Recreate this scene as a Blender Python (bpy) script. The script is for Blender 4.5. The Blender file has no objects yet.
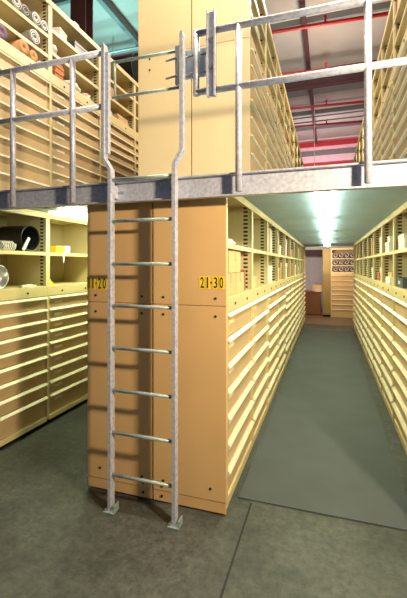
import bpy, bmesh, math, random
from mathutils import Vector, Matrix
random.seed(7)
S = bpy.context.scene
COL = S.collection
PI = math.pi

# ------------------------------------------------------------------ materials
def nt(name):
    m = bpy.data.materials.new(name); m.use_nodes = True
    n = m.node_tree
    return m, n, n.nodes['Principled BSDF']

def paint(name, c, rough=.45, metal=0., var=.06, scale=6., bump=.0, bscale=60., spec=.5):
    m, n, b = nt(name)
    tc = n.nodes.new('ShaderNodeTexCoord')
    nz = n.nodes.new('ShaderNodeTexNoise'); nz.inputs['Scale'].default_value = scale; nz.inputs['Detail'].default_value = 5
    n.links.new(tc.outputs['Object'], nz.inputs['Vector'])
    r = n.nodes.new('ShaderNodeValToRGB')
    r.color_ramp.elements[0].position = .3; r.color_ramp.elements[1].position = .7
    r.color_ramp.elements[0].color = (*[max(0, x*(1-var)) for x in c], 1)
    r.color_ramp.elements[1].color = (*[min(1, x*(1+var)) for x in c], 1)
    n.links.new(nz.outputs['Fac'], r.inputs['Fac'])
    n.links.new(r.outputs['Color'], b.inputs['Base Color'])
    b.inputs['Roughness'].default_value = rough
    b.inputs['Metallic'].default_value = metal
    b.inputs['Specular IOR Level'].default_value = spec
    if bump:
        nb = n.nodes.new('ShaderNodeTexNoise'); nb.inputs['Scale'].default_value = bscale; nb.inputs['Detail'].default_value = 3
        n.links.new(tc.outputs['Object'], nb.inputs['Vector'])
        bp = n.nodes.new('ShaderNodeBump'); bp.inputs['Strength'].default_value = bump; bp.inputs['Distance'].default_value = .01
        n.links.new(nb.outputs['Fac'], bp.inputs['Height']); n.links.new(bp.outputs['Normal'], b.inputs['Normal'])
    return m

def math_node(n, op, a, b=None):
    q = n.nodes.new('ShaderNodeMath'); q.operation = op
    for i, v in enumerate((a, b)):
        if v is None: continue
        if isinstance(v, (int, float)): q.inputs[i].default_value = v
        else: n.links.new(v, q.inputs[i])
    return q.outputs[0]

def perforated(name, c):
    """painted upright with a column of punched slots near its front edge"""
    m, n, b = nt(name)
    tc = n.nodes.new('ShaderNodeTexCoord'); sp = n.nodes.new('ShaderNodeSeparateXYZ')
    n.links.new(tc.outputs['Object'], sp.inputs[0])
    fz = math_node(n, 'FRACT', math_node(n, 'DIVIDE', sp.outputs['Z'], .034))
    inz = math_node(n, 'COMPARE', fz, .5); inz.node.inputs[2].default_value = .26
    inx = math_node(n, 'COMPARE', sp.outputs['X'], -.058); inx.node.inputs[2].default_value = .019
    msk = math_node(n, 'MULTIPLY', inz, inx)
    mx = n.nodes.new('ShaderNodeMix'); mx.data_type = 'RGBA'
    n.links.new(msk, mx.inputs[0]); mx.inputs[6].default_value = (*c, 1); mx.inputs[7].default_value = (.015, .013, .01, 1)
    n.links.new(mx.outputs[2], b.inputs['Base Color'])
    b.inputs['Roughness'].default_value = .45
    return m

def rings(name, c1, c2, k):
    """end of a rolled sheet: wound layers, axis along local X"""
    m, n, b = nt(name)
    tc = n.nodes.new('ShaderNodeTexCoord'); sp = n.nodes.new('ShaderNodeSeparateXYZ')
    n.links.new(tc.outputs['Object'], sp.inputs[0])
    r = math_node(n, 'SQRT', math_node(n, 'ADD', math_node(n, 'POWER', sp.outputs['Y'], 2.), math_node(n, 'POWER', sp.outputs['Z'], 2.)))
    ang = math_node(n, 'ARCTAN2', sp.outputs['Y'], sp.outputs['Z'])
    f = math_node(n, 'FRACT', math_node(n, 'ADD', math_node(n, 'MULTIPLY', r, k), math_node(n, 'DIVIDE', ang, 2*PI)))
    g = math_node(n, 'GREATER_THAN', f, .5)
    mx = n.nodes.new('ShaderNodeMix'); mx.data_type = 'RGBA'
    n.links.new(g, mx.inputs[0]); mx.inputs[6].default_value = (*c1, 1); mx.inputs[7].default_value = (*c2, 1)
    n.links.new(mx.outputs[2], b.inputs['Base Color'])
    b.inputs['Roughness'].default_value = .7
    return m

def emit(name, c, s):
    m, n, b = nt(name)
    b.inputs['Base Color'].default_value = (*c, 1)
    b.inputs['Emission Color'].default_value = (*c, 1); b.inputs['Emission Strength'].default_value = s
    return m

def concrete():
    m, n, b = nt('concrete')
    tc = n.nodes.new('ShaderNodeTexCoord')
    a = n.nodes.new('ShaderNodeTexNoise'); a.inputs['Scale'].default_value = 1.6; a.inputs['Detail'].default_value = 9; a.inputs['Roughness'].default_value = .68
    d = n.nodes.new('ShaderNodeTexNoise'); d.inputs['Scale'].default_value = 22; d.inputs['Detail'].default_value = 8; d.inputs['Roughness'].default_value = .8
    n.links.new(tc.outputs['Object'], a.inputs['Vector']); n.links.new(tc.outputs['Object'], d.inputs['Vector'])
    r = n.nodes.new('ShaderNodeValToRGB'); e = r.color_ramp.elements
    e[0].position = .32; e[0].color = (.024, .028, .021, 1); e[1].position = .70; e[1].color = (.095, .104, .082, 1)
    n.links.new(a.outputs['Fac'], r.inputs['Fac'])
    mx = n.nodes.new('ShaderNodeMix'); mx.data_type = 'RGBA'; mx.blend_type = 'OVERLAY'; mx.inputs[0].default_value = 1.
    dr = n.nodes.new('ShaderNodeValToRGB'); dr.color_ramp.elements[0].position = .34; dr.color_ramp.elements[0].color = (.26, .26, .26, 1)
    dr.color_ramp.elements[1].position = .66; dr.color_ramp.elements[1].color = (.76, .76, .74, 1)
    n.links.new(d.outputs['Fac'], dr.inputs['Fac'])
    n.links.new(r.outputs['Color'], mx.inputs[6]); n.links.new(dr.outputs['Color'], mx.inputs[7])
    hs = n.nodes.new('ShaderNodeHueSaturation'); hs.inputs['Saturation'].default_value = .6
    n.links.new(mx.outputs[2], hs.inputs['Color'])
    # hairline cracks
    v = n.nodes.new('ShaderNodeTexVoronoi'); v.feature = 'DISTANCE_TO_EDGE'; v.inputs['Scale'].default_value = 2.3
    w = n.nodes.new('ShaderNodeMix'); w.data_type = 'RGBA'; w.inputs[0].default_value = .12
    n.links.new(tc.outputs['Object'], w.inputs[6]); n.links.new(d.outputs['Color'], w.inputs[7])
    n.links.new(w.outputs[2], v.inputs['Vector'])
    cr = n.nodes.new('ShaderNodeValToRGB'); cr.color_ramp.elements[0].color = (.6, .6, .6, 1); cr.color_ramp.elements[1].position = .012
    n.links.new(v.outputs['Distance'], cr.inputs['Fac'])
    m2 = n.nodes.new('ShaderNodeMix'); m2.data_type = 'RGBA'; m2.blend_type = 'MULTIPLY'; m2.inputs[0].default_value = .6
    n.links.new(hs.outputs['Color'], m2.inputs[6]); n.links.new(cr.outputs['Color'], m2.inputs[7])
    n.links.new(m2.outputs[2], b.inputs['Base Color'])
    b.inputs['Roughness'].default_value = .55
    bp = n.nodes.new('ShaderNodeBump'); bp.inputs['Strength'].default_value = .25; bp.inputs['Distance'].default_value = .01
    n.links.new(d.outputs['Fac'], bp.inputs['Height']); n.links.new(bp.outputs['Normal'], b.inputs['Normal'])
    return m

CREAM = (.64, .52, .27)
M = dict(
    cream=paint('cream_enamel', CREAM, .42, var=.04),
    panel=paint('tan_enamel', (.70, .44, .19), .5, var=.035, scale=3),
    panel_up=paint('pale_tan_enamel', (.72, .55, .31), .5, var=.03, scale=3),
    drawer=paint('drawer_enamel', (.55, .39, .205), .42, var=.05),
    handle=paint('handle_cream', (.80, .73, .53), .35, var=.03),
    perf=perforated('perforated_cream', (.62, .52, .29)),
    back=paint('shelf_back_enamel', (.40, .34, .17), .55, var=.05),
    black=paint('black_plinth', (.010, .010, .009), .9, spec=.1),
    dark=paint('dark_plastic', (.02, .02, .022), .35),
    galv=paint('galvanised_steel', (.54, .55, .64), .45, .25, var=.22, scale=45, bump=.12, bscale=90),
    galv_dull=paint('dull_galvanised_steel', (.36, .44, .42), .5, .4, var=.2, scale=50, bump=.1),
    bolt=paint('zinc_bolt', (.35, .35, .36), .4, .7),
    boltdark=paint('blackened_bolt', (.03, .025, .02), .5, .3),
    yellow=paint('yellow_tag', (.95, .66, .03), .5, var=.02),
    ink=paint('black_ink', (.01, .01, .01), .5),
    concrete=concrete(),
    floor_brown=paint('brown_floor_paint', (.17, .115, .075), .5, var=.15, scale=3),
    joint=paint('joint_filler', (.02, .02, .018), .8),
    mat=paint('grey_ribbed_mat', (.082, .096, .102), .75, var=.08, scale=3, bump=.2, bscale=150),
    deck=paint('green_grey_board', (.27, .42, .56), .5, var=.12, scale=2.2),
    lamp=emit('fluorescent_tube', (.97, 1., .70), 17.),
    white=paint('white_enamel', (.8, .8, .77), .4),
    wood=paint('brown_wood', (.17, .07, .03), .5, var=.15, scale=5),
    redpipe=paint('red_pipe', (.42, .02, .025), .4),
    maroon=paint('maroon_steel', (.06, .022, .024), .5),
    roof=paint('roof_sheet', (.42, .37, .33), .6, var=.07, scale=1.5),
    lilac=paint('lilac_wall', (.55, .52, .62), .7),
    pink=paint('pink_wall', (.78, .46, .50), .7),
    beamgrey=paint('grey_steel', (.16, .16, .16), .5),
    carton=paint('cardboard', (.62, .40, .19), .75, var=.08, scale=9),
    kraft=paint('kraft_paper', (.50, .26, .10), .75, var=.1, scale=12),
    paperw=paint('white_paper', (.80, .77, .68), .7, var=.04),
    pinkp=paint('pinkish_paper', (.75, .55, .48), .7, var=.06),
    orange=paint('orange_card', (.62, .22, .07), .7, var=.15, scale=20),
    russet=paint('russet_cover', (.42, .13, .04), .6),
    olive=paint('olive_enamel', (.27, .21, .075), .5),
    slate=paint('slate_plastic', (.07, .09, .11), .4),
    tape=paint('packing_tape', (.55, .42, .24), .25),
    steel=paint('bright_steel', (.62, .62, .62), .28, .8),
    yel2=paint('yellow_plastic', (.85, .55, .03), .4),
    plate=paint('blue_grey_plate', (.50, .58, .68), .45, .1, var=.1, scale=20),
    roll_w=rings('rolled_white_sheet', (.85, .82, .78), (.02, .02, .03), 52.),
    roll_k=rings('rolled_black_sheet', (.30, .29, .28), (.02, .02, .03), 52.),
    roll_b=rings('rolled_brown_sheet', (.62, .33, .14), (.36, .16, .06), 130.),
    roll_p=rings('rolled_purple_sheet', (.24, .14, .24), (.06, .03, .07), 90.),
    roll_far=rings('rolled_dark_sheet', (.42, .38, .40), (.02, .008, .02), 16.),
    roll_shade=paint('shaded_roll_side', (.20, .17, .13), .75, var=.15, scale=15),  # dark tone paints shelf shade onto the sides of the rolls
    cord=paint('pink_cord', (.75, .55, .5), .6),
)

# ------------------------------------------------------------------ mesh helpers
class MB:
    def __init__(s): s.bm = bmesh.new()
    def box(s, x0, x1, y0, y1, z0, z1, bev=0, rot=None):
        g = bmesh.ops.create_cube(s.bm, size=1)
        vs = g['verts']
        for v in vs: v.co = Vector(((x0+x1)/2+v.co.x*(x1-x0), (y0+y1)/2+v.co.y*(y1-y0), (z0+z1)/2+v.co.z*(z1-z0)))
        if bev:
            es = list({e for v in vs for e in v.link_edges})
            r = bmesh.ops.bevel(s.bm, geom=es, offset=bev, segments=2, affect='EDGES', profile=.6)
            vs = list({v for f in r['faces'] for v in f.verts} | {v for v in vs if v.is_valid})
        if rot is not None:
            c = Vector(((x0+x1)/2, (y0+y1)/2, (z0+z1)/2))
            bmesh.ops.rotate(s.bm, verts=vs, cent=c, matrix=rot)
        return s
    def cyl(s, p, q, r, seg=16, r2=None, caps=True):
        p, q = Vector(p), Vector(q); d = q-p
        rot = d.to_track_quat('Z', 'Y').to_matrix().to_4x4()
        bmesh.ops.create_cone(s.bm, cap_ends=caps, segments=seg, radius1=r, radius2=r if r2 is None else r2, depth=d.length,
                              matrix=Matrix.Translation((p+q)/2) @ rot)
        return s
    def prism(s, pts, axis, a, b):
        """extrude a 2-D outline: axis 'y' -> pts are (x, z), axis 'x' -> (y, z), axis 'z' -> (x, y)"""
        def mk(p, t):
            return {'y': (p[0], t, p[1]), 'x': (t, p[0], p[1]), 'z': (p[0], p[1], t)}[axis]
        A = [s.bm.verts.new(mk(p, a)) for p in pts]; B = [s.bm.verts.new(mk(p, b)) for p in pts]
        k = len(pts)
        s.bm.faces.new(A); s.bm.faces.new(B[::-1])
        for i in range(k): s.bm.faces.new((A[i], B[i], B[(i+1) % k], A[(i+1) % k]))
        return s
    def tube(s, pts, r, seg=12):
        """swept round bar through points"""
        pts = [Vector(p) for p in pts]; prev = None; first = None
        for i, p in enumerate(pts):
            d = (pts[min(i+1, len(pts)-1)]-pts[max(i-1, 0)]).normalized()
            q = d.to_track_quat('Z', 'Y').to_matrix()
            ring = [s.bm.verts.new(p + q @ Vector((r*math.cos(2*PI*k/seg), r*math.sin(2*PI*k/seg), 0))) for k in range(seg)]
            if prev:
                o = min(range(seg), key=lambda o: sum((ring[(k+o) % seg].co-prev[k].co).length for k in range(0, seg, 3)))
                ring = ring[o:]+ring[:o]
                for k in range(seg): s.bm.faces.new((prev[k], prev[(k+1) % seg], ring[(k+1) % seg], ring[k]))
            else: first = ring
            prev = ring
        s.bm.faces.new(first[::-1]); s.bm.faces.new(prev)
        return s
    def pipe(s, r0, r1, x0, x1, seg=24):
        """hollow tube along X"""
        def ring(r, x): return [s.bm.verts.new((x, r*math.cos(2*PI*k/seg), r*math.sin(2*PI*k/seg))) for k in range(seg)]
        a, b, c, d = ring(r1, x0), ring(r1, x1), ring(r0, x1), ring(r0, x0)
        for P, Q in ((a, b), (b, c), (c, d), (d, a)):
            for k in range(seg): s.bm.faces.new((P[k], P[(k+1) % seg], Q[(k+1) % seg], Q[k]))
        return s
    def mesh(s, name, mat, smooth=False):
        bmesh.ops.recalc_face_normals(s.bm, faces=s.bm.faces)
        me = bpy.data.meshes.new(name); s.bm.to_mesh(me); s.bm.free()
        me.materials.append(M[mat])
        if smooth:
            for p in me.polygons: p.use_smooth = len(p.vertices) == 4
        return me
    def build(s, name, mat, parent=None, loc=None, smooth=False):
        return link(name, s.mesh(name, mat, smooth), parent, loc)

def link(name, me, parent=None, loc=None, rz=0):
    o = bpy.data.objects.new(name, me); COL.objects.link(o)
    if parent is not None: o.parent = parent
    if loc is not None: o.location = loc
    o.rotation_euler.z = rz
    return o
def tag(o, label, cat, group=None):
    o['label'] = label; o['category'] = cat
    if group: o['group'] = group
    return o
def struct(o):
    o['kind'] = 'structure'; return o
def thing(name, label, cat, loc=(0, 0, 0), rz=0, group=None):
    o = link(name, None, None, loc, rz); o.empty_display_size = .1
    return tag(o, label, cat, group)
CACHE = {}
def cached(key, fn):
    if key not in CACHE: CACHE[key] = fn()
    return CACHE[key]

# ------------------------------------------------------------------ layout constants (metres)
W = .88; DEP = .504
DECK = 2.15            # top of the mezzanine deck
HT = 2.12              # cabinet height
BAND0, BAND1 = 1.29, 1.39
XL, XC0, XC1, XR = -2.66, -1.645, -.613, .615
YP = 2.33              # face of the numbered end panels
YU = 3.10              # face of the upper end panels
RAILY = 2.164

ORD = ['first', 'second', 'third', 'fourth', 'fifth', 'sixth', 'seventh', 'eighth', 'ninth', 'tenth']

# ------------------------------------------------------------------ cabinets
DR_NINE = [1.285, 1.165, 1.055, .945, .825, .70, .565, .43, .295, .09]
DR_SEVEN = [1.285, 1.12, .95, .78, .61, .44, .265, .09]
DR_EIGHT = [1.285, 1.145, 1.0, .855, .71, .56, .405, .25, .09]

def drawer_mesh(h):
    return MB().box(-.04, -.012, .034, W-.004, .003, h-.004, bev=.003).mesh('drawer', 'drawer')
def handle_mesh():
    m = MB()
    m.prism([(-.012, -.001), (.002, -.001), (.020, -.017), (.020, -.024), (.014, -.026), (.002, -.016), (-.012, -.016)], 'y', .036, W-.006)
    return m.mesh('handle', 'handle')
def cardholder_mesh():
    return MB().box(-.012, -.008, .12, .24, -.082, -.058).mesh('card_holder', 'handle')
def shelf_mesh():
    m = MB(); m.box(-DEP+.01, -.006, .022, W-.002, -.012, 0); m.box(-.016, -.004, .022, W-.002, -.03, .002)
    return m.mesh('shelf', 'cream')

def cabinet(label, loc, rz=0, drawers=DR_SEVEN, shelves=(1.74,), group=None, plinth='cream', cards=False, end=None, end_side=0, full=True):
    t = thing('drawer_cabinet', label, 'cabinet', loc, rz, group)
    def carc():
        m = MB()
        m.box(-DEP, -DEP+.01, 0, W, .07, BAND0)
        m.box(-DEP+.01, -.004, 0, .016, .07, BAND0); m.box(-DEP+.01, -.004, W-.003, W, .07, BAND0)
        m.box(-.03, .004, 0, .032, .07, BAND0)                 # front pilaster
        m.box(-DEP+.01, -.03, .016, W-.003, .07, .085)
        m.box(-.03, 0, .032, W, .045, .088)                    # bottom rail
        return m.mesh('carcass', 'cream')
    link('carcass', cached('carc', carc), t)
    link('plinth', cached('plinth'+plinth, lambda: MB().box(-DEP+.02, -.035 if plinth == 'black' else -.012, .002, W-.002, 0, .07).mesh('plinth', plinth)), t)
    def band():
        m = MB(); m.box(-DEP, .006, 0, W, BAND0, BAND1, bev=.004); return m.mesh('counter_band', 'cream')
    b = link('counter_band', cached('band', band), t)
    def lock():
        return MB().cyl((.004, 0, 1.335), (.012, 0, 1.335), .010, 12).mesh('lock', 'boltdark')
    for y in (.22, .62): link('lock', cached('lock', lock), b, (0, y, 0))
    for a, c in zip(drawers[:-1], drawers[1:]):
        h = round(a-c, 4)
        d = link('drawer', cached(('drawer', h), lambda: drawer_mesh(h)), t, (0, 0, c))
        link('handle', cached('handle', handle_mesh), d, (0, 0, h))
        if cards: link('card_holder', cached('card', cardholder_mesh), d, (0, 0, h))
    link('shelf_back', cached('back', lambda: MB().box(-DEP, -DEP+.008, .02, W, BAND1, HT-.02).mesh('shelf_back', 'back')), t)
    for s in (0, 1):
        def up():
            m = MB()
            if s == 0:
                m.box(-DEP, -.002, 0, .02, BAND1, HT-.02)
                m.box(-.02, .0, .0, .042, BAND1, HT-.02)
            else:
                m.box(-DEP, -.002, W-.006, W, BAND1, HT-.02)
                m.box(-.014, 0, W-.012, W, BAND1, HT-.02)
            return m.mesh('upright', 'perf')
        link('upright', cached(('up', s), up), t)
    for z in shelves: link('shelf', cached('shelf', shelf_mesh), t, (0, 0, z))
    def top():
        m = MB(); m.box(-DEP, .004, 0, W, HT-.02, HT); m.box(-.012, .006, 0, W, HT-.055, HT-.001); return m.mesh('top_panel', 'cream')
    link('top_panel', cached('top', top), t)
    return t

def end_panels(t, side, mat, bolts=True):
    """painted sheet panels closing the end of a row; local y is below 0 (side 0) or above W (side 1)"""
    y0, y1 = (-.02, -.001) if side == 0 else (W+.001, W+.02)
    yf = y0 if side == 0 else y1
    sg = -1 if side == 0 else 1
    lo = MB().box(-DEP-.001, .006, y0, y1, .085, BAND0+.045, bev=.003).build('end_panel', mat, t)
    upn = MB().box(-DEP-.001, .006, y0, y1, BAND0+.048, HT-.005, bev=.003).build('end_panel', mat, t)
    kick = MB().box(-DEP-.001, .002, y0+(.004 if side == 0 else 0), y1-(0 if side == 0 else .004), .012, .082, bev=.002).build('end_kick_plate', mat, t)
    if bolts:
        for (x, z, par) in ((-.065, 1.27, lo), (-.43, 1.27, lo), (-.065, 1.385, upn), (-.43, 1.385, upn), (-.10, .16, lo), (-.43, .155, lo), (-.44, .115, lo), (-.44, .05, kick)):
            MB().cyl((x, yf, z), (x, yf+sg*.004, z), .0085, 10).build('bolt', 'boltdark', par)
    return lo, upn

def numerals(parent, chars, x0, x1, z0, z1, y, rz=0):
    """each figure on its own yellow tag, the dash bare; in the parent's local frame, facing -Y (rz=0) or +Y (rz=pi)"""
    ws = [.45 if c == '-' else .8 if c == '1' else 1. for c in chars]
    tot = sum(ws)+.08*(len(ws)-1); u = (x1-x0)/tot
    tg = MB(); x = x0; spots = []
    sy = -1 if rz == 0 else 1
    for c, w in zip(chars, ws):
        a, b = x, x+w*u; spots.append((c, a, b)); x = b+.08*u
        if c != '-':
            A, B = (a, b) if rz == 0 else (-b, -a)
            tg.box(A-.003, B+.003, min(y, y+sy*.0015), max(y, y+sy*.0015), z0-.006, z1+.006)
    tg.build('number_tag', 'yellow', parent)
    bm = bmesh.new()
    for c, a, b in spots:
        if c == '-':
            me = MB().box(a+.004, b-.004, -.0005, .0005, (z0+z1)/2-.006, (z0+z1)/2+.006).mesh('dash', 'ink')
            mt = Matrix.Identity(4)
            off = Matrix.Translation((0, -.0022, 0))
        else:
            cu = bpy.data.curves.new('figure', 'FONT'); cu.body = c; cu.size = 1; cu.extrude = .004; cu.offset = .012
            ob = bpy.data.objects.new('figure', cu); COL.objects.link(ob)
            bpy.context.view_layer.update()
            me = bpy.data.meshes.new_from_object(ob.evaluated_get(bpy.context.evaluated_depsgraph_get()))
            bpy.data.objects.remove(ob)
            xs = [v.co.x for v in me.vertices]; ys = [v.co.y for v in me.vertices]
            gw = (b-a)*(.66 if c != '1' else .34); sx = gw/(max(xs)-min(xs)); sz = (z1-z0)/(max(ys)-min(ys))
            for v in me.vertices:
                X = (v.co.x-min(xs))*sx+(a+b-gw)/2; Z = (v.co.y-min(ys))*sz+z0
                v.co = (X, -.0022-v.co.z*.1, Z)
            off = Matrix.Identity(4)
        me.transform(off)
        n0 = len(bm.verts); bm.from_mesh(me); bm.verts.ensure_lookup_table(); bpy.data.meshes.remove(me)
    me = bpy.data.meshes.new('number_figures')
    R = Matrix.Translation((0, y, 0)) @ (Matrix.Rotation(rz, 4, 'Z'))
    bmesh.ops.transform(bm, verts=bm.verts, matrix=R)
    bm.to_mesh(me); bm.free(); me.materials.append(M['ink'])
    link('number_figures', me, parent)

# --- central block, lower level, carpeted-aisle side (faces +X)
CR = []
G = 'lower cabinets on the left side of the matted aisle'
for k in range(10):
    lab = ('beige drawer cabinet at the row end behind the panel numbered 21-30' if k == 0 else
           f'{ORD[k]} lower drawer cabinet back from the 21-30 panel, left side of the matted aisle')
    CR.append(cabinet(lab, (XC1-.006, YP+.02+k*W, 0), 0, [DR_SEVEN, DR_SEVEN, DR_EIGHT, DR_EIGHT, DR_NINE][min(k, 4)], group=G, cards=k < 3))
lo, upn = end_panels(CR[0], 0, 'panel')
numerals(upn, '21-30', -.172, -.008, 1.452, 1.522, -.0205)
# --- central block, lower level, left-aisle side (faces -X)
CL = []
G = 'lower cabinets in the row behind the panel numbered 11-20'
for k in range(4):
    lab = ('beige drawer cabinet at the row end behind the panel numbered 11-20, left of the ladder' if k == 0 else
           f'{ORD[k]} lower drawer cabinet back from the 11-20 panel, facing the left aisle')
    CL.append(cabinet(lab, (XC0+.006, YP+.02+(k+1)*W, 0), PI, DR_NINE, group=G))
lo, upn = end_panels(CL[0], 1, 'panel')
numerals(upn, '11-20', -.004, .155, 1.432, 1.508, W+.0205, PI)
# --- left row, lower level
LL = []
G = 'lower cabinets along the left aisle'
YL = 2.22; YLU = 2.255
for k in range(4):
    lab = ['cream nine-drawer cabinet at the left edge, black bucket on its shelf',
           'cream nine-drawer cabinet in the left aisle beside the central block, yellow box on its shelf',
           'third cream lower cabinet along the left aisle, behind the central block',
           'fourth cream lower cabinet along the left aisle, behind the central block'][k]
    LL.append(cabinet(lab, (XL, YL+k*W, 0), 0, DR_NINE, shelves=(1.725,), group=G, plinth='black', cards=k < 2))
# --- right row, lower level (faces -X)
RR = []
G = 'lower cabinets on the right side of the matted aisle'
YR = 2.41
for k in range(9):
    lab = ('lower drawer cabinet nearest the camera on the right side of the matted aisle' if k == 0 else
           f'{ORD[k]} lower drawer cabinet from the near end, right side of the matted aisle')
    RR.append(cabinet(lab, (XR, YR+(k+1)*W, 0), PI, DR_EIGHT, group=G))
# --- upper level
UC = []
G = 'upper cabinets on the left side of the upper right aisle'
for k in range(9):
    lab = ('upper drawer cabinet behind the right half of the tall pale end panel' if k == 0 else
           f'{ORD[k]} upper drawer cabinet back from the pale end panel, left side of upper right aisle')
    UC.append(cabinet(lab, (XC1-.006, YU+.02+k*W, DECK), 0, DR_EIGHT, shelves=(1.62, 1.85), group=G))
end_panels(UC[0], 0, 'panel_up', False)
UCL = []
G = 'upper cabinets in the row behind the left half of the pale end panel'
for k in range(3):
    lab = ('upper drawer cabinet behind the left half of the tall pale end panel' if k == 0 else
           f'{ORD[k]} upper drawer cabinet behind the left half of the pale end panel')
    UCL.append(cabinet(lab, (XC0+.006, YU+.02+(k+1)*W, DECK), PI, DR_EIGHT, shelves=(1.62, 1.85), group=G))
a, b = end_panels(UCL[0], 1, 'panel_up', False)
for z in (1.21, 1.31): MB().cyl((-.11, W+.02, z), (-.11, W+.024, z), .0085, 10).build('bolt', 'boltdark', a)
UL = []
G = 'upper cabinets along the left'
for k in range(5):
    lab = ['upper left drawer cabinet with rolled sheets on its shelves, behind the left railing',
           'upper left drawer cabinet with an orange stack and papers on its shelves',
           'third upper left drawer cabinet, seen through the ladder gate',
           'fourth upper left drawer cabinet, against the pale end panel\'s left edge',
           'fifth upper left drawer cabinet, behind the pale end panel'][k]
    UL.append(cabinet(lab, (XL, YLU+k*W, DECK), 0, [DR_EIGHT, DR_EIGHT, DR_NINE, DR_NINE, DR_NINE][k],
                      shelves=(1.555, 1.755) if k == 0 else (1.62, 1.85), group=G, cards=k < 3))
UR = []
G = 'upper cabinets on the right side of the upper right aisle'
for k in range(8):
    lab = ('upper drawer cabinet at the right edge, nearest the right railing' if k == 0 else
           f'{ORD[k]} upper drawer cabinet from the railing, right side of upper right aisle')
    UR.append(cabinet(lab, (XR, YR+(k+2)*W, DECK), PI, DR_EIGHT, shelves=(1.62, 1.85), group=G))
# --- far end of the aisle
FAR = cabinet('tan drawer cabinet closing the far end of the matted aisle, rolls on top', (.08, 12.3, 0), -PI/2, DR_EIGHT, shelves=(1.60, 1.81), group=None)
t = thing('tall_locker', 'narrow olive locker left of the far cabinet at the aisle end', 'locker', (-.16, 12.3, 0))
MB().box(0, .235, 0, .45, .06, 2.1, bev=.004).build('body', 'olive', t)
MB().box(.012, .223, -.012, -.0005, .08, 2.07, bev=.003).build('door', 'olive', t)
MB().box(.01, .225, .02, .44, 0, .06).build('plinth', 'black', t)

# ------------------------------------------------------------------ setting
struct(MB().box(-9, 6, -4, 10.7, -.2, 0).build('floor', 'concrete'))
struct(MB().box(-9, 6, 10.7, 18, -.2, 0).build('floor', 'floor_brown'))
struct(MB().box(-.496, -.484, -1.5, 2.52, -.02, .0015).build('trim_1', 'joint'))
struct(MB().box(-9, 6, 17.6, 17.8, 0, 7.4).build('wall_back', 'pink'))
struct(MB().box(-9.2, -9, -4, 17.8, 0, 7.4).build('wall_left', 'roof'))
struct(MB().box(6, 6.2, -4, 17.8, 0, 7.4).build('wall_right', 'roof'))
struct(MB().box(-9.2, 6.2, -4, 17.8, 7.2, 7.4).build('ceiling', 'roof'))
# partition at the far end of the lower level
struct(MB().box(-4, 2.5, 14.6, 14.7, 0, 1.93).build('wall_partition', 'lilac'))
struct(MB().box(-4, 2.5, 14.5, 14.72, 1.93, 2.16).build('trim_2', 'maroon'))
struct(MB().box(-4, 2.5, 14.55, 14.7, 2.16, 2.5).build('trim_3', 'white'))
# girts on the end wall
for i, (z0, z1, mt) in enumerate(((6.85, 7.05, 'redpipe'), (6.46, 6.62, 'beamgrey'), (5.9, 6.1, 'redpipe'))):
    struct(MB().box(-9, 6, 17.48, 17.6, z0, z1).build(f'trim_{i+4}', mt))
# roof steel
k = 7
for (y0, z0) in ((11.3, 6.72), (4.4, 6.75)):
    m = MB(); m.box(-9, 6, y0, y0+.02, z0, 7.2); m.box(-9, 6, y0-.09, y0+.11, z0-.02, z0)
    struct(m.build(f'trim_{k}', 'maroon')); k += 1
for x in (-.5, -4.4):
    m = MB(); m.box(x-.02, x+.02, -4, 17.6, 6.98, 7.2); m.box(x-.055, x+.055, -4, 17.6, 6.96, 6.98)
    struct(m.build(f'trim_{k}', 'maroon' if x > -2 else 'beamgrey')); k += 1
for y in (6.6, 8.9, 12.6, 14.3, 15.9):
    struct(MB().box(-9, 6, y-.04, y+.04, 7.06, 7.2).build(f'trim_{k}', 'beamgrey')); k += 1
# steel column on the left
m = MB(); cx, cy = -3.74, 5.15
m.box(cx-.14, cx+.14, cy-.10, cy-.085, 0, 7.2); m.box(cx-.14, cx+.14, cy+.085, cy+.10, 0, 7.2); m.box(cx-.008, cx+.008, cy-.085, cy+.085, 0, 7.2)
struct(m.build('column', 'maroon'))
# mezzanine deck and its edge channel
m = MB(); m.box(-3.2, 1.15, 2.236, 11.35, HT+.002, DECK)
for i in range(13):                                            # board joints underneath
    y = 2.6+i*.66; m.box(-3.2, 1.15, y, y+.012, HT+.0015, HT+.003)
struct(m.build('mezzanine_deck', 'deck'))
m = MB()
m.box(-3.2, 1.15, 2.224, 2.235, 2.012, 2.148); m.box(-3.2, 1.15, 2.184, 2.224, 2.012, 2.021); m.box(-3.2, 1.15, 2.184, 2.224, 2.139, 2.148)
struct(m.build('mezzanine_edge_channel', 'galv'))

# floor mat
tag(MB().box(-.585, .515, 2.545, 9.75, 0, .008, bev=.003).build('floor_mat', 'mat'), 'long grey ribbed runner mat lying on the floor of the right aisle', 'mat')

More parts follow.
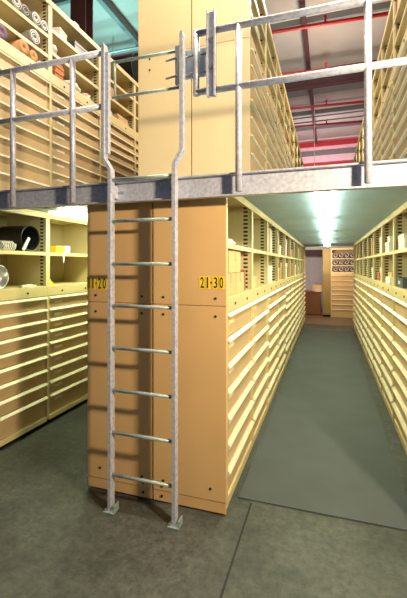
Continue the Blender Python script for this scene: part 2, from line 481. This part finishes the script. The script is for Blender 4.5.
# ------------------------------------------------------------------ ladder
RX0, RX1 = -1.345, -.896
LY = 2.162
t = thing('ladder', 'grey galvanised fixed ladder leading up to the mezzanine in front of the tan end panels', 'ladder', ((RX0+RX1)/2, LY, 0))
cx = (RX0+RX1)/2
for s, x in ((-1, RX0-cx), (1, RX1-cx)):
    h = .011; o = s*.05; zt = 3.025 if s < 0 else 3.0
    m = MB(); m.prism([(x-h, .006), (x+h, .006), (x+h, 2.22), (x+h+o, 2.30), (x+h+o, zt), (x+o+h*.5, zt+.02), (x+o-h*.5, zt+.02), (x-h+o, zt), (x-h+o, 2.30), (x-h, 2.22)], 'y', -.025, .025)
    m.build('side_rail', 'galv', t)
    m = MB(); m.box(x-.035, x+.042, -.04, .03, 0, .008, bev=.002); m.box(x+.034, x+.042, -.036, .026, .006, .05)
    f = m.build('foot', 'galv_dull', t)
    MB().cyl((x-.023, -.026, .008), (x-.023, -.026, .02), .009, 6).build('anchor_bolt', 'bolt', f)
    m = MB(); m.box(x-s*.01-.004, x-s*.01+.004, .02, .074, 2.04, 2.12); m.box(min(x, x-s*.06), max(x, x-s*.06), .064, .073, 2.03, 2.125)
    b = m.build('bracket', 'galv', t)
    MB().cyl((x-s*.045, .052, 2.08), (x-s*.045, .064, 2.08), .01, 6).build('bolt', 'bolt', b)
MB().box(RX0-cx-.039, RX0-cx-.016, -.012, .020, 2.33, 2.99, bev=.002).build('gate_stop', 'galv', t)
for z in (2.155, 1.885, 1.607, 1.335, 1.06, .785, .51, .235):
    MB().cyl((RX0-cx, 0, z), (RX1-cx, 0, z), .0115, 12).build('rung', 'galv_dull', t, smooth=True)

# ------------------------------------------------------------------ guard rails
def rail_loop(t, pts, name): MB().tube(pts, .0195, 14).build(name, 'galv', t, smooth=True)
t = thing('guard_rail', 'grey tubular guard rail left of the ladder on the mezzanine edge', 'railing', (-2.0, RAILY, 2.0), group=None)
L = lambda x, z: (x+2.0, 0, z-2.0)
MB().cyl(L(-2.64, 2.998), L(-1.406, 2.998), .0195, 14).build('top_rail', 'galv', t, smooth=True)
MB().cyl(L(-2.64, 2.643), L(-1.406, 2.643), .0185, 14).build('mid_rail', 'galv', t, smooth=True)
for x in (-2.155, -1.645): 
    p = MB().cyl(L(x, 2.02), L(x, 2.998), .0195, 14).build('post', 'galv', t, smooth=True)
t = thing('guard_rail', 'pale tubular guard rail right of the ladder on the mezzanine edge', 'railing', (0, RAILY, 2.0))
L = lambda x, z: (x, 0, z-2.0)
MB().cyl(L(-.757, 2.998), L(1.1, 2.998), .0195, 14).build('top_rail', 'galv', t, smooth=True)
MB().cyl(L(-.757, 2.643), L(1.1, 2.643), .0195, 14).build('mid_rail', 'galv', t, smooth=True)
MB().cyl(L(-.757, 2.625), L(-.757, 3.016), .0195, 14).build('end_post', 'galv', t, smooth=True)
for x in (-.495, .2, .9):
    MB().cyl(L(x, 2.03), L(x, 2.998), .0195, 14).build('post', 'galv', t, smooth=True)
# ladder gate: two bars hinged on a plate at the right guard rail
t = thing('ladder_gate', 'thin two-bar safety gate across the ladder opening, bolted to a hinge plate', 'gate', (-.80, RAILY+.037, 2.65))
gx = lambda x: x+.80
MB().cyl((gx(-1.36), .0, .292), (gx(-.85), 0, .288), .0095, 10).build('bar', 'galv_dull', t, smooth=True)
MB().cyl((gx(-1.36), .0, .06), (gx(-.85), 0, .058), .0095, 10).build('bar', 'galv_dull', t, smooth=True)
MB().cyl((gx(-1.34), .0, .05), (gx(-1.34), 0, .30), .0085, 10).build('end_bar', 'galv_dull', t, smooth=True)
m = MB(); m.box(gx(-.905), gx(-.868), -.012, .012, .075, .315)
m.build('hinge_channel', 'white', t)
pl = MB().box(gx(-.845), gx(-.665), -.006, .004, .10, .275, bev=.002).build('hinge_plate', 'plate', t)
for z in (.12, .23):
    for x in (-.93, -.80, -.70):
        MB().cyl((gx(x)-.035, -.018, z-.004), (gx(x)+.03, -.018, z+.004), .0065, 8).cyl((gx(x)+.03, -.018, z+.004), (gx(x)+.03, .0, z+.004), .0065, 8).build('hinge_bolt', 'bolt', t)
# vertical clamp channel on the right rail
t = thing('clamp_channel', 'short pale vertical steel channel clamped across the right guard rail end', 'bracket', (-.65, RAILY-.026, 2.59))
m = MB(); m.box(-.026, -.018, -.03, .004, 0, .5); m.box(.018, .026, -.03, .004, 0, .5); m.box(-.026, .026, -.004, .004, 0, .5)
m.build('channel', 'galv', t)
for z in (.17, .33):
    MB().cyl((-.03, -.012, z), (.012, -.02, z+.01), .011, 8).build('clamp_bolt', 'bolt', t)

# ------------------------------------------------------------------ fluorescent lights
def batten(label, x, y0, y1, zt=HT):
    t = thing('fluorescent_light', label, 'light', (x, y0, zt-.10), group=None)
    l = (y1-y0)
    MB().box(-.06, .06, 0, l, .0765, .099, bev=.004).build('housing', 'white', t)
    MB().prism([(-.07, .075), (-.064, .045), (-.04, .030), (.04, .030), (.064, .045), (.07, .075)], 'y', 0, l).build('glare_cover', 'lamp', t)  # glowing cover added and widened to imitate the tube's glare
    return t
b = batten('white fluorescent light under the deck at the front of the right aisle', -.02, 2.5, 4.3)
MB().box(-.03, .03, -.14, -.002, .07, .099, bev=.004).build('junction_box', 'white', b)
batten('second fluorescent light under the deck in the right aisle', -.02, 4.5, 6.0)
batten('third fluorescent light under the deck in the right aisle', -.02, 6.3, 7.8)
batten('farthest fluorescent light under the deck in the right aisle', -.02, 8.2, 9.7)
b = batten('glaring fluorescent light under the deck of the left aisle', -2.30, 2.78, 4.28)
MB().box(-.05, .05, -.24, -.005, .05, .099, bev=.004).build('reflector_end', 'white', b)

# ------------------------------------------------------------------ sprinkler pipes, conduits, cord
for i, (y, z) in enumerate(((8.1, 6.6), (10.0, 6.6), (12.3, 6.62), (13.9, 6.6))):
    t = thing('sprinkler_pipe', f'red sprinkler pipe under the roof, {["nearest the camera", "second from the camera", "third from the camera", "farthest from the camera"][i]}', 'pipe', (-3, y, z), group='red sprinkler pipes under the roof')
    MB().cyl((-5.5, 0, 0), (8.5, 0, 0), .038, 12).build('pipe', 'redpipe', t, smooth=True); t.rotation_euler.y = .03
    for j, x in enumerate((1.6, 2.95, 4.3)):
        MB().cyl((x, 0, .03), (x, 0, .14), .022, 8).cyl((x, 0, .14), (x, 0, .155), .04, 8).build('sprinkler_head', 'redpipe', t)
    for x in (-2, 5.5): MB().cyl((x, 0, .03), (x, 0, 7.2-z), .008, 6).build('hanger', 'bolt', t)
t = thing('sprinkler_pipe', 'red pipe high on the left behind the top of the left railing', 'pipe', (-4.2, 6.2, 5.36))
MB().cyl((-2.5, 0, 0), (2.6, 0, 0), .04, 12).build('pipe', 'redpipe', t, smooth=True)
for x in (-1.2, 2.2): MB().cyl((x, 0, .03), (x, 0, 1.84), .008, 6).build('hanger', 'bolt', t)
for i, (y, z) in enumerate(((7.4, 6.35), (7.75, 6.35), (8.3, 6.35))):
    tag(MB().cyl((-8.9, y, z), (-2.2, y, z), .022, 8).build('conduit', 'beamgrey', smooth=True), f'thin grey conduit below the teal roof at upper left, {["lowest", "middle", "topmost"][2-i]} of three', 'conduit', 'grey conduits at upper left')
for i, (y, z) in enumerate(((7.0, 6.8), (7.35, 6.8), (12.9, 6.45), (13.2, 6.4))):
    tag(MB().cyl((-2.1, y, z), (5.9, y, z), .022, 8).build('conduit', 'beamgrey', smooth=True),
        ['dark conduit at the very top of the roof view, nearer of two', 'dark conduit at the very top of the roof view, farther of two', 'dark conduit below the purple beam, nearer of two', 'dark conduit below the purple beam, farther of two'][i], 'conduit', 'dark conduits under the right roof')
tag(MB().cyl((-.42, 12.9, 3.4), (-.42, 12.9, 7.1), .012, 6).build('hanging_cord', 'cord'), 'thin pale cord hanging from the roof at the far end of the upper aisle', 'cord')

# ------------------------------------------------------------------ loose contents
def carton(label, loc, size, rz=0, mat='carton', group=None, tape=True, name='carton', cat='box'):
    """loc is the centre of the base"""
    dx, dy, dz = size
    t = thing(name, label, cat, loc, rz, group)
    m = MB(); m.box(-dx/2, dx/2, -dy/2, dy/2, 0, dz, bev=min(.004, min(size)*.1)); m.build('body', mat, t)
    m = MB(); m.box(-dx/2, dx/2, -dy/2, -.001, dz, dz+.003); m.box(-dx/2, dx/2, .001, dy/2, dz, dz+.003); m.build('flaps', mat, t)
    if tape: MB().box(-dx/2-.001, dx/2+.001, -.02, .02, dz*.55, dz+.0045).build('tape', 'tape', t)
    return t
def lidded(label, loc, size, rz=0, mat='paperw', lid='paperw', group=None):
    dx, dy, dz = size
    t = thing('lidded_box', label, 'box', loc, rz, group)
    MB().box(-dx/2, dx/2, -dy/2, dy/2, 0, dz*.9, bev=.003).build('body', mat, t)
    MB().box(-dx/2-.004, dx/2+.004, -dy/2-.004, dy/2+.004, dz*.72, dz, bev=.003).build('lid', lid, t)
    return t
def binder(label, loc, size, rz=0, mat='russet', group=None):
    dx, dy, dz = size
    t = thing('binder', label, 'binder', loc, rz, group)
    m = MB(); m.box(-dx/2, dx/2, -dy/2, -dy/2+.004, 0, dz); m.box(-dx/2, dx/2, dy/2-.004, dy/2, 0, dz); m.box(dx/2-.005, dx/2, -dy/2, dy/2, 0, dz)
    m.build('cover', mat, t)
    MB().box(-dx/2+.006, dx/2-.006, -dy/2+.0045, dy/2-.0045, .005, dz-.008).build('pages', 'paperw', t)
    return t
def roll(label, loc, r, length, ring='roll_w', group=None, rz=0, skin=None):
    """sheet wound on itself, end towards +X; loc is the front centre"""
    m = MB(); m.pipe(r*.18, r, -length, 0)
    me = m.mesh('paper_roll', ring, True)
    if ring in ('roll_w', 'roll_k'):
        me.materials.append(M['roll_shade'])
        for p in me.polygons:
            if abs(p.normal.x) < .5: p.material_index = 1
    o = link('paper_roll', me, None, loc, rz)
    return tag(o, label, 'roll', group)
def stack(label, loc, size, n, mat, group=None, tilt=.03):
    t = thing('paper_stack', label, 'papers', loc, 0, group)
    dx, dy, dz = size; h = dz/n
    for i in range(n):
        o = MB().box(-dx/2, dx/2, -dy/2, dy/2, 0, h*.9).build('bundle', mat, t, (random.uniform(-.01, .01), random.uniform(-.008, .008), i*h))
        o.rotation_euler.z = random.uniform(-tilt, tilt)
    return t
def sack(label, loc, size, mat='paperw', name='plastic_bag', cat='bag'):
    bm = bmesh.new(); bmesh.ops.create_icosphere(bm, subdivisions=4, radius=1)
    rnd = random.Random(label)
    ph = [rnd.uniform(0, 6) for _ in range(6)]
    for v in bm.verts:
        c = v.co.copy()
        k = 1+.13*math.sin(5*c.x+ph[0])*math.sin(6*c.z+ph[1])+.09*math.sin(11*c.y+ph[2])*math.sin(9*c.x+ph[3])
        v.co = Vector((c.x*k*size[0]/2, c.y*k*size[1]/2, max(-.8, c.z*k)*size[2]/2+.8*size[2]/2))
    me = bpy.data.meshes.new(name); bm.to_mesh(me); bm.free(); me.materials.append(M[mat])
    for p in me.polygons: p.use_smooth = True
    return tag(link(name, me, None, loc), label, cat)

ZW = BAND1+.001
# left aisle, first bay
ZS = 1.7275
t = thing('bucket', 'black bucket lying on its side on the left cabinet shelf', 'bucket', (XL-.03, 2.91, ZS+.125), 0)
m = MB(); m.pipe(.112, .124, -.3, 0, 32); m.cyl((-.3, 0, 0), (-.288, 0, 0), .118, 32); m.build('body', 'dark', t)
MB().tube([(.004, .118*math.cos(a), .118*math.sin(a)) for a in [i*2*PI/40 for i in range(41)]], .005, 8).build('rim', 'dark', t)
o = MB().box(-.006, .006, -.015, .015, 0, .14, bev=.002).build('plastic_strip', 'white', None, (XL-.012, 2.80, ZS+.009)); o.rotation_euler = (-.55, 0, 0)
tag(o, 'white plastic strip leaning against the mouth of the black bucket', 'strip')
tag(MB().tube([(-.02+.04*math.cos(i*.5), -.06+i*.0016, .045+.042*math.sin(i*.5)) for i in range(90)], .0045, 6).build('wire_coil', 'white', None, (XL-.06, 2.665, ZS)), 'white coiled hose at the left edge of the left cabinet shelf', 'coil')
t = thing('round_pan', 'shiny round metal pan standing on the left cabinet counter', 'pan', (XL-.04, 2.56, ZW+.1045))
m = MB(); m.cyl((-.06, 0, 0), (-.055, 0, 0), .085, 32); m.cyl((-.055, 0, 0), (0, 0, 0), .085, 32, .10, caps=False); m.build('bowl', 'steel', t, smooth=True)
MB().tube([(0, .1*math.cos(i*2*PI/40), .1*math.sin(i*2*PI/40)) for i in range(41)], .004, 6).build('rim', 'steel', t)
for i, (y, s) in enumerate(((2.86, .022), (2.92, .03), (2.99, .02))):
    tag(MB().box(-s, s, -s*1.2, s*1.2, 0, s*.8, bev=.004).build('small_fitting', 'paperw', None, (XL-.07, y, ZW), ), f'small pale fitting on the left cabinet counter, {["leftmost", "middle", "rightmost"][i]} of three', 'fitting', 'small fittings on the left counter')
# left aisle, second bay
t = thing('parts_box', 'yellow and white box on the shelf of the left aisle cabinet', 'box', (XL-.09, 3.36, ZS), 0)
MB().box(-.07, .07, -.10, .03, 0, .07, bev=.006).build('body', 'yel2', t)
MB().box(-.072, .074, .031, .12, 0, .078, bev=.005).build('end_cap', 'paperw', t)
tag(MB().prism([(-.011, .005), (.011, .006), (.012, -.06), (.004, -.105), (-.006, -.1), (-.012, -.05)], 'x', -.001, .001).build('paper_tag', 'paperw', None, (XL+.002, 3.35, ZS-.003)), 'white paper tag hanging from the shelf below the yellow and white box', 'tag')
t = thing('tape_reel', 'yellow reel lying on the counter of the left aisle cabinet', 'reel', (XL-.10, 3.21, ZW))
MB().cyl((0, 0, 0), (0, 0, .035), .062, 24).build('spool', 'yel2', t); MB().cyl((0, 0, .035), (0, 0, .06), .05, 24, .04).build('winding', 'yellow', t)

# matted aisle, left side, first bays
bx = XC1-.006
def yb(k): return YP+.02+k*W
ZS2 = 1.7425
ZT = {}
carton('tan carton on the counter beside the 21-30 panel, left of two in the bottom layer', (bx-.14, yb(0)+.20, ZW), (.24, .30, .15))
carton('tan carton in the bottom layer of the first bay, right of two', (bx-.14, yb(0)+.50, ZW), (.24, .27, .15))
carton('tan carton on top of the two cartons behind the 21-30 panel', (bx-.14, yb(0)+.33, ZW+.1545), (.24, .36, .15))
binder('russet binder standing at the right end of the first bay beside the cartons', (bx-.13, yb(0)+.72, ZW), (.2, .05, .17), 0, 'russet')
roll('white paper roll on the shelf of the first bay above the cartons', (bx-.08, yb(0)+.30, ZS2+.045), .045, .2)
sack('crumpled white bag on the shelf of the first bay beside the paper roll', (bx-.12, yb(0)+.46, ZS2), (.12, .16, .07))
lidded('white box on the shelf of the second bay, left side of matted aisle', (bx-.14, yb(1)+.16, ZS2), (.2, .16, .13))
lidded('low white box on the counter of the second bay, left side of matted aisle', (bx-.14, yb(1)+.30, ZW), (.2, .2, .10), mat='carton', lid='carton')
binder('tall russet binder on the shelf of the third bay, left side of matted aisle', (bx-.12, yb(2)+.20, ZS2), (.2, .10, .29), 0, 'orange')
binder('white binder beside the tall russet binder on the third bay shelf', (bx-.12, yb(2)+.33, ZS2), (.2, .09, .28), 0, 'paperw')
binder('second white binder on the third bay shelf, right of the first', (bx-.12, yb(2)+.45, ZS2), (.2, .08, .27), 0, 'paperw')
lidded('white box on the counter of the third bay, left side of matted aisle', (bx-.14, yb(2)+.40, ZW), (.22, .3, .2))
kinds = [('white lidded box', 'paperw'), ('tan lidded box', 'carton'), ('brown lidded box', 'kraft'), ('pinkish lidded box', 'pinkp'), ('grey-blue lidded box', 'slate'), ('russet lidded box', 'russet')]
def fill(rowtxt, xf, sgn, ykf, ks, zs, seed):
    rnd = random.Random(seed)
    for k in ks:
        for lev, z, hmax in (('counter', zs[0], .26), ('shelf', zs[1], .28)):
            n = rnd.choice((1, 2, 2, 3)); y = .10+rnd.uniform(0, .1)
            for (nm, mt) in rnd.sample(kinds[:4]+kinds[:2] if False else kinds, n):
                w = rnd.uniform(.12, .24); h = rnd.uniform(.09, hmax)
                if y+w > W-.06: break
                lidded(f'{nm} on the {lev} of the {ORD[k]} bay, {rowtxt}', (xf+sgn*.14, ykf(k)+y+w/2, z), (.22, w, h), mat=mt, lid=mt)
                y += w+rnd.uniform(.02, .16)
fill('left side of matted aisle', bx, -1, yb, range(3, 10), (ZW, ZS2), 3)
# right side
yr = lambda k: YR+k*W
t = thing('parts_bin', 'slate grey open bin on the counter at the right edge of the photo', 'bin', (XR+.12, yr(1)+.65, ZW))
m = MB(); m.box(-.1, .1, -.16, .16, 0, .008); m.box(-.1, -.092, -.16, .16, .008, .09); m.box(.092, .1, -.16, .16, .008, .09); m.box(-.092, .092, -.16, -.152, .008, .09); m.box(-.092, .092, .152, .16, .008, .09)
m.build('body', 'slate', t); MB().box(-.104, -.1, -.04, .04, .03, .06).build('label_holder', 'white', t)
lidded('white box on the shelf at the right edge of the photo', (XR+.14, yr(1)+.62, ZS2), (.22, .3, .14))
lidded('white box on the shelf of the third bay, right side of matted aisle', (XR+.13, yr(2)+.62, ZS2), (.2, .28, .12))
lidded('small white box stacked on the white box in the third bay, right side', (XR+.13, yr(2)+.58, ZS2+.1215), (.18, .18, .06))
carton('low tan carton on the counter of the third bay, right side of matted aisle', (XR+.14, yr(2)+.60, ZW), (.22, .3, .07), mat='paperw', tape=False)
carton('low tan carton stacked on another in the third bay, right side of matted aisle', (XR+.15, yr(2)+.56, ZW+.074), (.2, .26, .05), mat='carton')
fill('right side of matted aisle', XR, 1, yr, range(3, 9), (ZW, ZS2), 11)

# upper left bay: rolled sheets
Z0 = DECK+1.7575; Z1 = DECK+1.5575; Z2 = DECK+BAND1+.001
G = 'rolled sheets on the upper left shelves'
roll('white rolled sheet on the top upper-left shelf, leftmost of the white rolls', (XL+.0, 2.715, Z0+.058), .057, .42, 'roll_w', G)
roll('black rolled sheet between white rolls on the top upper-left shelf', (XL-.01, 2.833, Z0+.058), .057, .42, 'roll_k', G)
roll('white rolled sheet just right of the black roll on the top upper-left shelf', (XL+.0, 2.955, Z0+.061), .060, .42, 'roll_w', G)
roll('white rolled sheet at the right end of the top upper-left shelf', (XL+.0, 3.070, Z0+.053), .052, .42, 'roll_w', G)
roll('white rolled sheet alone on the middle upper-left shelf', (XL+.0, 2.94, Z1+.069), .068, .42, 'roll_w', G)
roll('fat brown kraft roll on the upper-left counter below the white rolls', (XL+.0, 2.80, Z2+.066), .065, .42, 'roll_b', G)
roll('slimmer brown kraft roll on the upper-left counter, right of the fat one', (XL-.01, 2.935, Z2+.055), .054, .42, 'roll_b', G)
roll('purple rolled sheet on the upper-left counter at the left edge', (XL-.0, 2.55, Z2+.066), .065, .42, 'roll_p', G)
sack('crumpled white paper bundle at the right end of the upper-left counter', (XL-.06, 3.06, Z2), (.1, .09, .08), name='paper_bundle', cat='paper')
# upper left second bay
ZU1, ZU2 = DECK+1.6225, DECK+1.8525
y0 = YLU+W
stack('leaning stack of orange folders on the upper-left counter', (XL-.12, y0+.17, Z2), (.22, .13, .17), 9, 'orange')
sack('pale pink paper bundle on the shelf above the orange folder stack', (XL-.06, y0+.10, ZU1), (.12, .1, .13), 'pinkp', 'paper_bundle', 'paper')
lidded('white box on the top shelf of the second upper-left bay', (XL-.12, y0+.22, ZU2), (.2, .15, .09), .2)
lidded('small white box standing on top of the upper-left cabinets', (XL-.10, y0+.50, DECK+HT+.001), (.1, .08, .07))
sack('pale crumpled paper on the shelf in the middle of the second upper-left bay', (XL-.1, y0+.42, ZU1), (.15, .16, .12), 'pinkp', 'paper_bundle', 'paper')
sack('white plastic bag on the counter of the second upper-left bay', (XL-.09, y0+.45, Z2), (.18, .22, .13))
sack('grey plastic bag on the counter at the right end of the second upper-left bay', (XL-.10, y0+.70, Z2), (.16, .17, .1), 'pinkp')
lidded('dark box on the top shelf at the right of the second upper-left bay', (XL-.14, y0+.58, ZU2), (.2, .25, .12), mat='slate', lid='slate')
y1 = YLU+2*W
carton('brown carton on the shelf of the third upper-left bay', (XL-.13, y1+.28, ZU1), (.22, .26, .14), mat='kraft')
stack('white paper pile on the counter of the third upper-left bay', (XL-.13, y1+.22, Z2), (.22, .2, .05), 4, 'paperw')
stack('tan paper pile on the counter at the right of the third upper-left bay', (XL-.13, y1+.60, Z2), (.22, .26, .1), 6, 'carton')
t = thing('drum', 'round black drum lying on its side on top of the upper-left cabinets', 'drum', (XL-.22, 5.12, DECK+HT+.001+.25))
m = MB(); m.cyl((-.2, 0, 0), (.18, 0, 0), .24, 40); m.build('body', 'black', t, smooth=True)
MB().tube([(.18, .241*math.cos(i*2*PI/48), .241*math.sin(i*2*PI/48)) for i in range(49)], .008, 6).build('rim', 'dark', t)
# upper right aisle contents
yu = lambda k: YU+.02+k*W
for k, (lv, txt) in enumerate((('counter', 'first'), ('counter', 'second'), ('counter', 'third'), ('counter', 'fourth'))):
    carton(f'brown carton on the counter of the {txt} upper bay behind the pale end panel', (bx-.14, yu(k)+.35, Z2), (.22, .3, .16), mat='kraft')
    lidded(f'white box on the middle shelf of the {txt} upper bay behind the pale end panel', (bx-.13, yu(k)+.55, ZU1), (.2, .2, .12))
yq = lambda k: YR+(k+1)*W
carton('orange carton on the top upper-right shelf at the photo\'s top right corner', (XR+.13, yq(0)+.68, ZU2), (.22, .26, .2), mat='orange', tape=False)
for k, txt in ((1, 'second'), (2, 'third')):
    carton(f'brown carton on the counter of the {txt} upper bay, right side of upper aisle', (XR+.14, yq(k)+.35, Z2), (.22, .3, .16), mat='kraft')
# far cabinet rolls
for r, z in enumerate((ZW, 1.6125-.01, 1.8225-.01)):
    for c in range(5):
        o = roll('dark rolled sheet among three rows filling the top of the far cabinet', (.08+.125+c*.163, 12.31, z+.082), .08, .4, 'roll_far', 'rolls in the far cabinet', -PI/2)
# desk by the far partition
t = thing('desk', 'brown wooden desk at the far left end of the matted aisle', 'desk', (-.72, 12.9, 0))
MB().box(-.55, .52, -.35, .35, .70, .74, bev=.004).build('desktop', 'wood', t)
MB().box(.02, .50, -.32, .32, .02, .70, bev=.004).build('pedestal', 'wood', t)
MB().box(-.53, -.49, -.32, .32, 0, .70).build('side_panel', 'wood', t)
MB().box(-.49, .02, -.32, -.30, .10, .70).build('front_panel', 'wood', t)
stack('pile of white papers on the brown desk', (-.25, 12.85, .741), (.3, .22, .09), 4, 'paperw')
carton('tan carton on the brown desk behind the papers', (-.33, 13.08, .741), (.3, .2, .2))

# ------------------------------------------------------------------ lights
def area(name, loc, target, size, power, color, sy=None, spread=PI):
    d = bpy.data.lights.new(name, 'AREA'); d.energy = power; d.color = color; d.size = size; d.spread = spread
    if sy: d.shape = 'RECTANGLE'; d.size_y = sy
    o = bpy.data.objects.new(name, d); COL.objects.link(o); o.location = loc
    o.rotation_euler = (Vector(target)-Vector(loc)).to_track_quat('-Z', 'Y').to_euler()
    return o
FL = (.88, 1., .50)
for i, (x, y) in enumerate(((-.02, 3.5), (-.02, 5.25), (-.02, 7.05), (-.02, 8.95))):
    area('aisle_tube_light', (x, y, HT-.12), (x, y, 0), .12, 6, FL, 1.4)
area('left_tube_light', (-2.3, 3.5, HT-.12), (-2.3, 3.5, 0), .12, 12, FL, 1.4)
area('key_lamp', (1.3, .92, 2.3), (-1.1, 2.35, 1.7), .2, 105, (1., .82, .56), .1)
for x, y, p, c in ((.0, 6.5, 320, (1., .86, .66)), (-2.1, 3.6, 62, (1., .77, .56))):
    area('overhead_light', (x, y, 6.4), (x, y, 0), .5, p, c)
area('overhead_light', (-.5, 1.95, 5.6), (-.5, 2.1, 0), .4, 130, (1., .93, .74))  # added light, placed to brighten the upper panel but not the lower
area('far_fill', (-.1, 11.0, 2.0), (.1, 12.5, .5), .3, 30, (1., .68, .44))  # added warm fill brightening the far end of the aisle
area('roof_fill_left', (-4.4, 7.0, 5.0), (-4.8, 8.5, 7.2), .5, 110, (.40, 1., .97))  # added upward fill that tints the left roof teal, no fixture
area('roof_fill_right', (0, 8.5, 5.0), (0, 10.5, 7.2), .5, 85, (1., .84, .74))  # added upward fill to brighten the right roof, no fixture
area('end_wall_fill', (-.3, 14.6, 4.6), (-.3, 17.6, 6.6), .5, 120, (1., .85, .85))  # unseen fill added to brighten the pink end wall

w = bpy.data.worlds.new('World'); S.world = w; w.use_nodes = True
w.node_tree.nodes['Background'].inputs[0].default_value = (.75, .85, 1., 1)
w.node_tree.nodes['Background'].inputs[1].default_value = .12

# ------------------------------------------------------------------ camera
cam = bpy.data.cameras.new('camera'); co = bpy.data.objects.new('camera', cam); COL.objects.link(co)
cam.sensor_fit = 'HORIZONTAL'; cam.sensor_width = 36; cam.lens = 379/407*36
cam.shift_y = -(299-265)/407
co.location = (0, 0, 1.6); co.rotation_euler = (PI/2, 0, math.atan(124.5/379))
cam.clip_end = 100
S.camera = co
S.view_settings.view_transform = 'Standard'; S.view_settings.look = 'None'
S.view_settings.gamma = 1; S.view_settings.use_curve_mapping = False
S.view_settings.exposure = .22
